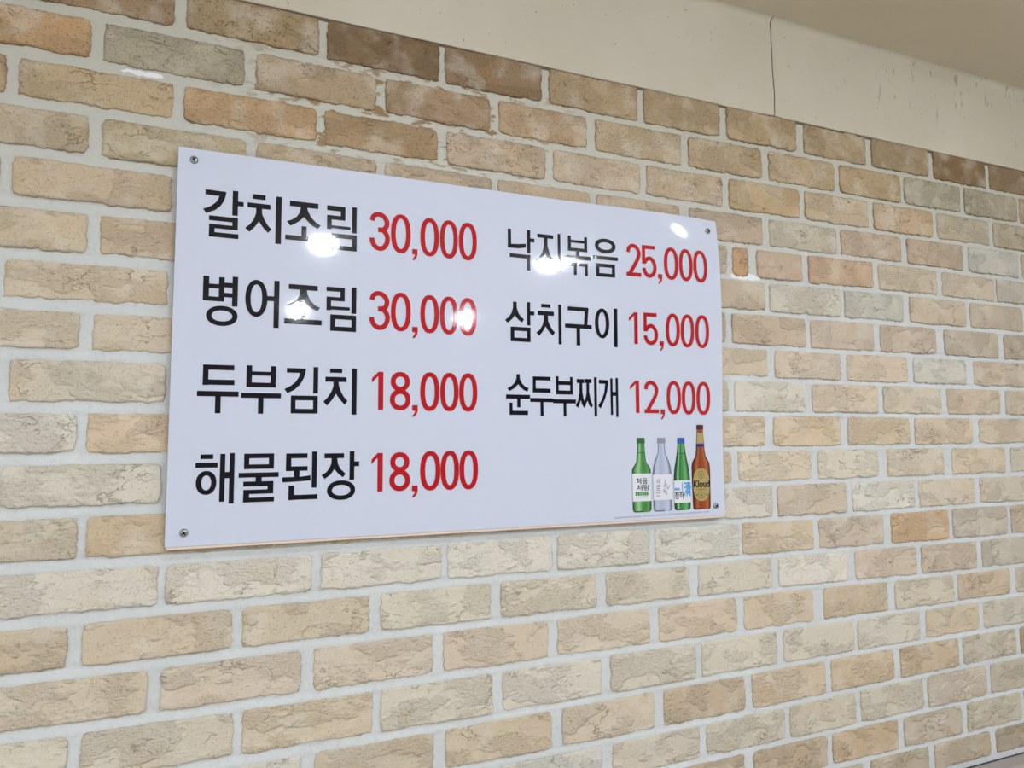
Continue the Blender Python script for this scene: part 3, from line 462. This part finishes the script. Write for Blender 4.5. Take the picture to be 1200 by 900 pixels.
# wainscot and its cap ledge under the last brick course
ZL = ZO - 1.404
tag(box('wall_base', WX0, WX1, -0.012, 0.16, 0.0, ZL - 0.03, M_PANEL), 'grey-brown wainscot under the brick courses', 'wall', 'structure')
lp = [(0.004, -0.030), (0.004, -0.004), (-0.002, -0.006), (-0.006, -0.001), (-0.034, 0.0), (-0.040, -0.003), (-0.042, -0.010), (-0.042, -0.024), (-0.038, -0.030)]
lv = [(x, y, z) for x in (WX0, WX1) for y, z in lp]; n = len(lp)
lf = [(i, (i + 1) % n, n + (i + 1) % n, n + i) for i in range(n)] + [tuple(range(n - 1, -1, -1)), tuple(range(n, 2 * n))]
led = mesh_obj('trim_3', lv, lf, M_LEDGE); led.location = (0, 0, ZL)
tag(led, 'grey wooden cap ledge running along the foot of the brick wall', 'trim', 'structure')

# ------------------------------------------------------------------ ceiling lights, reflected ones and added ones
M_HOUS = simple('white_lamp_ring', rgb(225, 225, 222), 0.4)
def emit(name, c, s):
    m = NT(name); m.P('Base Color', (0.9, 0.9, 0.9, 1)); m.P('Emission Color', (*c, 1)); m.P('Emission Strength', s); return m.m
M_EMIT = emit('lit_diffuser', LAMP_COLOR, LAMP)
M_DIM = emit('dimmed_diffuser', LAMP_COLOR, LAMP * 0.36)          # row by the wall made weaker to keep the upper wall darker
def ceiling_light(x, y, r=0.044):
    t = empty('ceiling_light', (x, y, H))
    n = 40
    def turned(name, pr, mat):
        v = []; f = []
        for rr, z in pr:
            for k in range(n): a = 2 * math.pi * k / n; v.append((rr * math.cos(a), rr * math.sin(a), z))
        for j in range(len(pr) - 1):
            for k in range(n): f.append((j * n + k, j * n + (k + 1) % n, (j + 1) * n + (k + 1) % n, (j + 1) * n + k)[::-1])
        f.append(tuple((len(pr) - 1) * n + k for k in range(n))[::-1])
        mesh_obj(name, v, f, mat, t, True)
    turned('base_ring', [(r + 0.012, 0.0), (r + 0.012, -0.010), (r + 0.006, -0.014), (r - 0.002, -0.014)], M_HOUS)
    turned('diffuser', [(r, -0.012), (r - 0.001, -0.018), (r - 0.006, -0.024), (r - 0.016, -0.028), (0.015, -0.030)], M_DIM if y > -1.0 else M_EMIT)
    tag(t, 'round ceiling light with a lit white dome diffuser', 'ceiling light', None, 'ceiling lights of the room')
for lx, ly in [(0.63, -0.92), (1.80, -0.92), (-2.70, -2.03), (-1.60, -2.03), (-0.47, -2.03), (0.635, -2.03), (1.725, -2.01), (2.95, -2.01), (-2.70, -3.50), (-1.60, -3.50), (-0.47, -3.50), (0.645, -3.51), (1.76, -3.48)]:  # the two outer left columns are unseen, added to brighten the lower wall
    ceiling_light(lx, ly)

# ------------------------------------------------------------------ menu board
M_WHITE = film_material('white_film', rgb(206, 213, 231)); M_INK = film_material('black_ink', rgb(8, 8, 20)); M_RED = film_material('red_ink', rgb(182, 20, 30))
YS, XR, ZT, XL, ZB = -0.014, 1.162, -0.2475, 0.2062, -0.8215
def sign_y(x, z):
    s = max(0.0, (XR - x) * 0.489 + (ZT - z) * 0.872); S0 = 0.13
    if s < S0: b = math.sin(math.pi / 2 * s / S0)
    elif s < 0.42: b = 0.5 + 0.5 * math.cos(math.pi * (s - S0) / (0.42 - S0))
    else: b = 0.0
    t = min(1.0, max(0.0, (x - 0.80) / 0.34))
    return YS - 0.0100 * b * t * t * (3 - 2 * t)
board = empty('menu_board', (XL, 0, ZO + ZB))
tag(board, 'white glossy menu board with black Korean dish names and red prices screwed to the bricks', 'menu board')
def loc(x, z, lift=0.0): return (x - XL, sign_y(x, z) - lift, z - ZB)

def sheet(name, x0, x1, z0, z1, y_front, thick, mat, er, parent):
    """bent sheet with a rounded front edge; y_front(x, z)"""
    nx, nz = 97, 59
    xs = np.linspace(x0 + er, x1 - er, nx); zs = np.linspace(z0 + er, z1 - er, nz)
    v = []; f = []
    for z in zs:
        for x in xs: v.append((x - XL, y_front(x, z), z - ZB))
    for j in range(nz - 1):
        for i in range(nx - 1): a = j * nx + i; f.append((a, a + 1, a + nx + 1, a + nx))
    ring = [(x, zs[0], 0, -1) for x in xs] + [(xs[-1], z, 1, 0) for z in zs] + [(x, zs[-1], 0, 1) for x in xs[::-1]] + [(xs[0], z, -1, 0) for z in zs[::-1]]
    prev = None; first = None
    lev = [(0.0, 0.0), (0.55 * er, 0.15 * er), (0.87 * er, 0.5 * er), (er, er), (er, thick)]
    n = len(ring); base = len(v)
    for d, y in lev:
        for (x, z, ox, oz) in ring: v.append((x + ox * d - XL, y_front(x, z) + y, z + oz * d - ZB))
    for l in range(len(lev) - 1):
        for k in range(n):
            a = base + l * n + k; b = base + l * n + (k + 1) % n
            f.append((a, a + n, b + n, b))
    b2 = len(v)
    for z in zs:
        for x in xs: v.append((x - XL, y_front(x, z) + thick, z - ZB))
    for j in range(nz - 1):
        for i in range(nx - 1): a = b2 + j * nx + i; f.append((a, a + nx, a + nx + 1, a + 1))
    return mesh_obj(name, v, f, mat, parent, True)
sheet('face_panel', XL, XR, ZB, ZT, sign_y, 0.0012, M_WHITE, 0.0009, board)
bk = sheet('backing_board', XL + 0.002, XR - 0.002, ZB - 0.0040, ZT - 0.002, lambda x, z: sign_y(x, z) + 0.0010, 0.0056, simple('beige_foam_board', rgb(226, 206, 190), 0.7), 0.0008, board)
bk['label'] = 'beige foam backing showing under the white face'

# screws
M_STEEL = simple('screw_steel', rgb(176, 176, 180), 0.38, 1.0); M_SLOT = simple('screw_recess', rgb(28, 28, 30), 0.6)
for sx, sz in SCREWS:
    sx /= 1000; sz /= 1000; r = 0.0058; n = 28; v = []; f = []
    pr = [(1.0, 0.0), (0.98, 0.0012), (0.80, 0.0026), (0.45, 0.0034), (0.12, 0.0036)]
    for q, y in pr:
        for k in range(n): a = 2 * math.pi * k / n; v.append((r * q * math.cos(a), -y, r * q * math.sin(a)))
    for j in range(len(pr) - 1):
        for k in range(n): f.append((j * n + k, j * n + (k + 1) % n, (j + 1) * n + (k + 1) % n, (j + 1) * n + k))
    f.append(tuple((len(pr) - 1) * n + k for k in range(n)))
    o = mesh_obj('screw', v, f, M_STEEL, board, True); o.location = loc(sx, sz, 0.0002)
    o['label'] = 'dull steel cross-head screw'
    a = rnd.uniform(0, 1.5); sv = []; sf = []
    for w, l in ((0.0009, 0.0033), (0.0033, 0.0009)):
        b0 = len(sv)
        for px, pz in ((-w, -l), (w, -l), (w, l), (-w, l)): sv.append((px * math.cos(a) - pz * math.sin(a), -0.0039, px * math.sin(a) + pz * math.cos(a)))
        sf.append((b0, b0 + 1, b0 + 2, b0 + 3))
    mesh_obj('cross_recess', sv, sf, M_SLOT, o)

# flat print -----------------------------------------------------------------
class Ink:
    def __init__(self, lift): self.v = []; self.f = []; self.lift = lift
    def poly(self, pts):
        self.lift += 0.0000012; b = len(self.v); self.v += [loc(x / 1000, z / 1000, self.lift) for x, z in pts]; self.f.append(list(range(b, b + len(pts))))
    def rect(self, x0, z0, x1, z1):
        if x0 > x1: x0, x1 = x1, x0
        if z0 > z1: z0, z1 = z1, z0
        self.poly([(x0, z0), (x1, z0), (x1, z1), (x0, z1)])
    def strip(self, a, b, closed=False):
        n = len(a); m = n if closed else n - 1
        for k in range(m):
            j = (k + 1) % n; self.poly([a[k], a[j], b[j], b[k]])
    def stroke(self, pts, w, closed=False, smooth=True):
        p = curve(pts, closed) if smooth else pts
        n = len(p); A = []; B = []
        for i in range(n):
            q0 = p[(i - 1) % n] if closed or i else p[0]; q1 = p[(i + 1) % n] if closed or i < n - 1 else p[-1]
            dx, dz = q1[0] - q0[0], q1[1] - q0[1]; L = math.hypot(dx, dz) or 1
            nx, nz = -dz / L * w / 2, dx / L * w / 2
            A.append((p[i][0] + nx, p[i][1] + nz)); B.append((p[i][0] - nx, p[i][1] - nz))
        self.strip(A, B, closed)
    def build(self, name, mat, parent):
        bm = bmesh.new()
        vs = [bm.verts.new(v) for v in self.v]
        for f in self.f:
            try: bm.faces.new([vs[k] for k in f])
            except ValueError: pass
        bm.normal_update()
        bmesh.ops.triangulate(bm, faces=[f for f in bm.faces if len(f.verts) > 4])
        bm.normal_update()
        for f in bm.faces:
            if f.normal.y > 0: f.normal_flip()
        me = bpy.data.meshes.new(name); bm.to_mesh(me); bm.free(); me.materials.append(mat)
        o = bpy.data.objects.new(name, me); col.objects.link(o); o.parent = parent
        return o
def curve(p, closed=False, k=8):
    n = len(p); out = []
    for i in range(n if closed else n - 1):
        g = lambda j: p[j % n] if closed else p[min(max(j, 0), n - 1)]
        a, b, c, d = g(i - 1), g(i), g(i + 1), g(i + 2)
        for s in range(k):
            t = s / k
            out.append(tuple(0.5 * (2 * b[q] + (c[q] - a[q]) * t + (2 * a[q] - 5 * b[q] + 4 * c[q] - d[q]) * t * t + (3 * b[q] - a[q] - 3 * c[q] + d[q]) * t ** 3) for q in (0, 1)))
    if not closed: out.append(p[-1])
    return out
def sup(cx, cz, rx, rz, e=1.0, n=56):
    o = []
    for k in range(n):
        a = 2 * math.pi * k / n; c, s = math.cos(a), math.sin(a)
        o.append((cx + rx * math.copysign(abs(c) ** e, c), cz + rz * math.copysign(abs(s) ** e, s)))
    return o

for word in WORDS:
    k = Ink(0.0004)
    for s in word:
        if s[0] == 'R': k.rect(*s[1:])
        elif s[0] == 'P': k.poly(list(zip(s[1::2], s[2::2])))
        else:
            cx, cz, rx, rz, w = s[1:]
            k.strip(sup(cx, cz, rx, rz, 0.94), sup(cx, cz, rx - w, rz - w * 0.93, 0.94), True)
    k.build('dish_name', M_INK, board)

def digit(k, ch, l, r, t, b, w):
    W_, H_ = r - l, t - b; h = w / 2
    P = lambda x, y: (l + h + x * (W_ - w), b + h + y * (H_ - w))
    if ch == '0':
        cx, cz = (l + r) / 2, (t + b) / 2
        k.strip(sup(cx, cz, W_ / 2, H_ / 2, 0.86), sup(cx, cz, W_ / 2 - w, H_ / 2 - w * 0.92, 0.92), True)
    elif ch == '8':
        zt = b + H_ * 0.745; zb = b + H_ * 0.275; cx = (l + r) / 2
        k.strip(sup(cx, zt, W_ * 0.465, H_ * 0.255, 0.95), sup(cx, zt, W_ * 0.465 - w, H_ * 0.255 - w * 0.95, 0.95), True)
        k.strip(sup(cx, zb, W_ / 2, H_ * 0.275, 0.95), sup(cx, zb, W_ / 2 - w, H_ * 0.275 - w * 0.95, 0.95), True)
    elif ch == '3':
        k.stroke([P(0.02, 0.80), P(0.10, 0.93), P(0.38, 1.0), P(0.72, 0.96), P(0.95, 0.82), P(0.93, 0.66), P(0.75, 0.57), P(0.40, 0.545)], w)
        k.stroke([P(0.40, 0.55), P(0.75, 0.53), P(0.98, 0.38), P(0.99, 0.22), P(0.82, 0.06), P(0.52, 0.0), P(0.20, 0.06), P(0.03, 0.20), P(0.0, 0.30)], w)
    elif ch == '1':
        k.rect(r - w * 1.02, b, r, t)
        k.poly([(r - w, t), (r - w * 0.2, t), (l + 0.3, t - H_ * 0.29), (l, t - H_ * 0.30), (l, t - H_ * 0.17)])
    elif ch == '2':
        k.stroke([P(0.0, 0.76), P(0.08, 0.91), P(0.36, 1.0), P(0.72, 0.96), P(0.95, 0.80), P(0.93, 0.64), P(0.74, 0.45), P(0.36, 0.18), P(0.10, 0.0)], w)
        k.rect(l, b, r, b + w * 0.98)
    elif ch == '5':
        k.rect(l, b + H_ * 0.42, l + w * 0.92, t); k.rect(l, t - w * 0.95, r - W_ * 0.09, t)
        k.stroke([P(0.04, 0.44), P(0.28, 0.58), P(0.60, 0.61), P(0.90, 0.48), P(1.0, 0.28), P(0.88, 0.09), P(0.55, 0.0), P(0.22, 0.05), P(0.03, 0.20), P(0.0, 0.27)], w)
    elif ch == ',':
        k.poly([(l, t), (r, t), (r, t - H_ * 0.42), (r - W_ * 0.12, t - H_ * 0.68), (l + W_ * 0.45, b + H_ * 0.05), (l + W_ * 0.1, b), (l + W_ * 0.05, b + H_ * 0.1), (l + W_ * 0.45, t - H_ * 0.62), (l + W_ * 0.5, t - H_ * 0.48), (l, t - H_ * 0.45)])
for s, w, boxes in PRICES:
    k = Ink(0.0004)
    for ch, (l, r, t, b) in zip(s, boxes): digit(k, ch, l, r, t, b, w)
    k.build('price', M_RED, board)

# printed bottles ---------------------------------------------------------------
def ink(name, r, g, b): return film_material('ink_' + name, rgb(r, g, b))
I = dict(gd=ink('deep_green', 30, 84, 44), gm=ink('mid_green', 74, 142, 78), gl=ink('light_green', 128, 186, 118), gc=ink('cap_green', 50, 102, 56),
         w=ink('label_white', 224, 226, 234), k=M_INK, lime=ink('lime_green', 62, 158, 62), gy=ink('grey_text', 128, 130, 146),
         bd=ink('glass_edge', 104, 110, 136), bm=ink('glass_blue', 166, 177, 205), bl=ink('glass_light', 196, 205, 226), cg=ink('cap_grey', 146, 147, 162), wash=ink('ink_wash', 178, 178, 196),
         cb=ink('cap_blue', 46, 92, 164), sky=ink('sky_blue', 62, 156, 222), rd=ink('deep_brown', 70, 26, 16), rm=ink('amber_brown', 138, 62, 26), rl=ink('amber_light', 190, 96, 44), cr_=ink('cap_brown', 74, 40, 34),
         gold=ink('gold', 176, 156, 100), gold2=ink('dark_gold', 124, 106, 58), navy=ink('navy_band', 44, 42, 118))
def bottle_poly(k, cx, rows, s0=-1.0, s1=1.0, z0=None, z1=None):
    """slice of the silhouette between the side fractions s0..s1 and heights z1..z0"""
    pts = []
    R = [(h, z) for h, z in rows]
    def hw(z):
        zs = [q[1] for q in R][::-1]; hs = [q[0] for q in R][::-1]
        return float(np.interp(z, zs, hs))
    zt = R[0][1] if z0 is None else z0; zb = R[-1][1] if z1 is None else z1
    zz = sorted({zt, zb, *[z for h, z in R if zb < z < zt]}, reverse=True)
    a = [(cx + s0 * hw(z), z) for z in zz]; b = [(cx + s1 * hw(z), z) for z in zz]
    k.strip(a, b)
def part(name, mat, parent, lift, fn):
    k = Ink(lift); fn(k); return k.build(name, mat, parent)
def text(name, body, x0, x1, zt, zb, mat, parent, lift, bold=0.0):
    cu_ = bpy.data.curves.new(name, 'FONT'); cu_.body = body; cu_.offset = bold
    tmp = bpy.data.objects.new(name, cu_); col.objects.link(tmp); bpy.context.view_layer.update()
    dg = bpy.context.evaluated_depsgraph_get(); me = bpy.data.meshes.new_from_object(tmp.evaluated_get(dg))
    bpy.data.objects.remove(tmp); bpy.data.curves.remove(cu_)
    co = np.array([v.co[:] for v in me.vertices]); mn = co.min(0); mx = co.max(0)
    for v in me.vertices:
        x = x0 + (v.co.x - mn[0]) / (mx[0] - mn[0]) * (x1 - x0); z = zb + (v.co.y - mn[1]) / (mx[1] - mn[1]) * (zt - zb)
        v.co = loc(x / 1000, z / 1000, lift)
    me.materials.clear(); me.materials.append(mat)
    o = bpy.data.objects.new(name, me); col.objects.link(o); o.parent = parent
    return o
L1, L2, L3, L4 = 0.0004, 0.0006, 0.0008, 0.0010

def glass_ink(name, stops):
    """printed glass: tone runs across the bottle, edge to edge"""
    mat = film_material('ink_' + name, (1, 1, 1, 1)); t = mat.node_tree
    at = t.nodes.new('ShaderNodeAttribute'); at.attribute_name = 'tone'
    rp = t.nodes.new('ShaderNodeValToRGB'); el = rp.color_ramp.elements
    while len(el) < len(stops): el.new(0.5)
    for q, (p, c) in zip(el, stops): q.position = p; q.color = rgb(*c)
    t.links.new(at.outputs['Fac'], rp.inputs[0])
    t.links.new(rp.outputs[0], [n for n in t.nodes if n.type == 'BSDF_PRINCIPLED'][0].inputs['Base Color'])
    return mat
GREEN = glass_ink('green_glass', [(0.0, (24, 66, 34)), (0.07, (44, 98, 52)), (0.20, (120, 172, 116)), (0.34, (150, 200, 142)), (0.50, (84, 144, 84)), (0.72, (66, 132, 70)), (0.86, (98, 160, 92)), (0.95, (40, 92, 48)), (1.0, (20, 60, 32))])
GREEN2 = glass_ink('deep_green_glass', [(0.0, (14, 58, 32)), (0.14, (22, 84, 44)), (0.26, (146, 198, 150)), (0.34, (40, 112, 58)), (0.55, (66, 146, 76)), (0.75, (104, 174, 106)), (0.90, (42, 106, 58)), (1.0, (14, 58, 32))])
CLEAR = glass_ink('clear_glass', [(0.0, (80, 84, 108)), (0.06, (122, 128, 152)), (0.16, (190, 198, 220)), (0.45, (172, 182, 208)), (0.80, (194, 203, 224)), (0.94, (128, 134, 158)), (1.0, (78, 82, 104))])
AMBER = glass_ink('amber_glass', [(0.0, (44, 18, 14)), (0.10, (90, 40, 22)), (0.26, (176, 92, 44)), (0.42, (132, 60, 28)), (0.66, (150, 70, 32)), (0.84, (186, 100, 50)), (0.94, (92, 38, 22)), (1.0, (42, 18, 14))])
def printed_bottle(idx, glass, edge, cap, capfrac, label):
    cx, rows, it = BOTTLES[idx]
    k = Ink(L1); n = 24; tone = []
    for i in range(n):
        s0, s1 = -1 + 2 * i / n, -1 + 2 * (i + 1) / n; v0 = len(k.v)
        bottle_poly(k, cx, rows, s0, s1)
        for q in range((len(k.v) - v0) // 4): tone += [i / n, i / n, (i + 1) / n, (i + 1) / n]
    me = bpy.data.meshes.new('printed_bottle')
    me.from_pydata([(x, y, z) for x, y, z in k.v], [], [f[::-1] for f in k.f]); me.materials.append(glass)
    me.attributes.new('tone', 'FLOAT', 'POINT').data.foreach_set('value', np.array(tone, np.float32)); me.update()
    root = bpy.data.objects.new('printed_bottle', me); col.objects.link(root); root.parent = board
    root['label'] = label
    zt, zb = rows[0][1], rows[-1][1]; zc = zt - capfrac
    part('glass_foot', edge, root, L2, lambda k: bottle_poly(k, cx, rows, -1, 1, zb + 2.2, zb))
    part('cap', cap, root, L4, lambda k: bottle_poly(k, cx, rows, -1, 1, zt, zc))
    return root, cx, rows, it
def band(root, cx, rows, mat, zt, zb, lift=L4, s=0.985, name='paper_label'):
    return part(name, mat, root, lift, lambda k: bottle_poly(k, cx, rows, -s, s, zt, zb))
LT = 0.0013
r1, cx, rows, it = printed_bottle(0, GREEN, I['gd'], I['gc'], 10.0, 'printed green soju bottle with a white label')
q = it['label']; band(r1, cx, rows, I['w'], q[2], q[3])
part('glass_seam', I['gd'], r1, L4, lambda k: k.rect(cx + it['seam'][0] * 0.95, it['seam'][2], cx + it['seam'][1] * 0.95, it['seam'][3]))
text('label_text', '처음', cx + it['t1'][0], cx + it['t1'][1], it['t1'][2], it['t1'][3], I['k'], r1, LT, 0.012)
text('label_text', '처럼', cx + it['t2'][0], cx + it['t2'][1], it['t2'][2], it['t2'][3], I['k'], r1, LT, 0.012)
def blocks(k, q, n, seed, cx):
    rr = random.Random(seed); x = q[0]
    while x < q[1] - 0.5:
        w = rr.uniform(0.45, 1.0) * (q[1] - q[0]) / n; k.rect(cx + x, q[2], cx + min(q[1], x + w), q[3]); x += w + 0.18 * (q[1] - q[0]) / n
part('label_band', I['lime'], r1, LT, lambda k: blocks(k, it['band'], 7, 2, cx))
part('fine_print', I['gy'], r1, LT, lambda k: blocks(k, it['line'], 16, 4, cx))

r2, cx, rows, it = printed_bottle(1, CLEAR, I['bd'], I['cg'], 9.6, 'printed clear bottle with a pale label')
q = it['label']; band(r2, cx, rows, I['w'], q[2], q[3])
text('label_text', '새', cx + it['t1'][0], cx + it['t1'][1], it['t1'][2], it['t1'][3], I['gy'], r2, LT)
text('label_text', '로', cx + it['t2'][0], cx + it['t2'][1], it['t2'][2], it['t2'][3], I['gy'], r2, LT)
part('fine_print', I['gy'], r2, LT, lambda k: (blocks(k, it['l1'], 5, 1, cx), blocks(k, it['l2'], 5, 3, cx)))
def wash(k):
    q = it['ink']; rr = random.Random(8)
    for _ in range(9):
        x = cx + rr.uniform(q[0] + 3, q[1] - 3); z = rr.uniform(q[3] + 4, q[2] - 4)
        k.poly(sup(x, z, rr.uniform(1.2, 3.2), rr.uniform(1.5, 4.5), 1.0, 14))
part('ink_wash', I['wash'], r2, LT, wash)

r3, cx, rows, it = printed_bottle(2, GREEN2, I['gd'], I['cb'], 10.6, 'printed green bottle with a blue cap')
q = it['label']; band(r3, cx, rows, I['w'], q[2], q[3])
part('glass_seam', I['gd'], r3, L4, lambda k: k.rect(cx + it['seam'][0] * 0.9, it['seam'][2], cx + it['seam'][1] * 0.9, it['seam'][3]))
text('label_text', '청하', cx + it['t1'][0], cx + it['t1'][1], it['t1'][2], it['t1'][3], I['k'], r3, LT, 0.015)
text('label_text', '清', cx + it['t2'][0], cx + it['t2'][1], it['t2'][2], it['t2'][3], I['sky'], r3, LT, 0.02)
part('fine_print', I['sky'], r3, LT, lambda k: (k.rect(cx + it['v1'][0] + 1, it['v1'][2], cx + it['v1'][1] - 1, it['v1'][3]), blocks(k, it['l1'], 4, 5, cx)))

r4, cx, rows, it = printed_bottle(3, AMBER, I['rd'], I['cr_'], 8.6, 'printed amber beer bottle with a gold label')
band(r4, cx, rows, I['gold'], it['neck'][2], it['neck'][3], L4, 0.9, 'neck_label')
band(r4, cx, rows, I['navy'], it['blue'][2], it['blue'][3], L4, 0.98, 'neck_band')
q = it['label']; zc = (q[2] + q[3]) / 2
part('oval_label', I['gold'], r4, L4, lambda k: k.poly(sup(cx, zc, (q[1] - q[0]) / 2 * 0.97, (q[2] - q[3]) / 2, 0.8)))
def crest(k, n):
    if True:
        q = it[n]; x = cx + (q[0] + q[1]) / 2; z = (q[2] + q[3]) / 2; a = (q[1] - q[0]) / 2; b = (q[2] - q[3]) / 2
        k.strip(sup(x, z, a, b), sup(x, z, a - 1.2, b - 1.2), True)
        k.poly([(x - a * 0.5, z + b * 0.4), (x, z - b * 0.6), (x + a * 0.5, z + b * 0.4), (x, z + b * 0.1)])
    if n == 'c1': return
    k.rect(cx - 14, z - 1.2, cx - 9, z + 1.2); k.rect(cx + 10, z - 1.2, cx + 15, z + 1.2)
part('label_crest', I['gold2'], r4, LT, lambda k: crest(k, 'c1'))
part('label_crest', I['gold2'], r4, LT, lambda k: crest(k, 'c2'))
text('label_text', 'Kloud', cx + it['t1'][0] + 0.6, cx + it['t1'][1] - 0.6, it['t1'][2], it['t1'][3], I['k'], r4, LT, 0.03)
part('fine_print', I['gold2'], r4, LT, lambda k: blocks(k, it['l1'], 9, 6, cx))
k = Ink(L1); rr = random.Random(4); x = FINE[0][0]
while x < FINE[1][0]:
    w = rr.uniform(1.0, 2.6); z = FINE[0][1] + (FINE[1][1] - FINE[0][1]) * (x - FINE[0][0]) / (FINE[1][0] - FINE[0][0])
    if rr.random() > 0.06: k.rect(x, z - 1.2, x + w, z + 1.2)
    x += w + 0.5
k.build('fine_print', I['wash'], board)
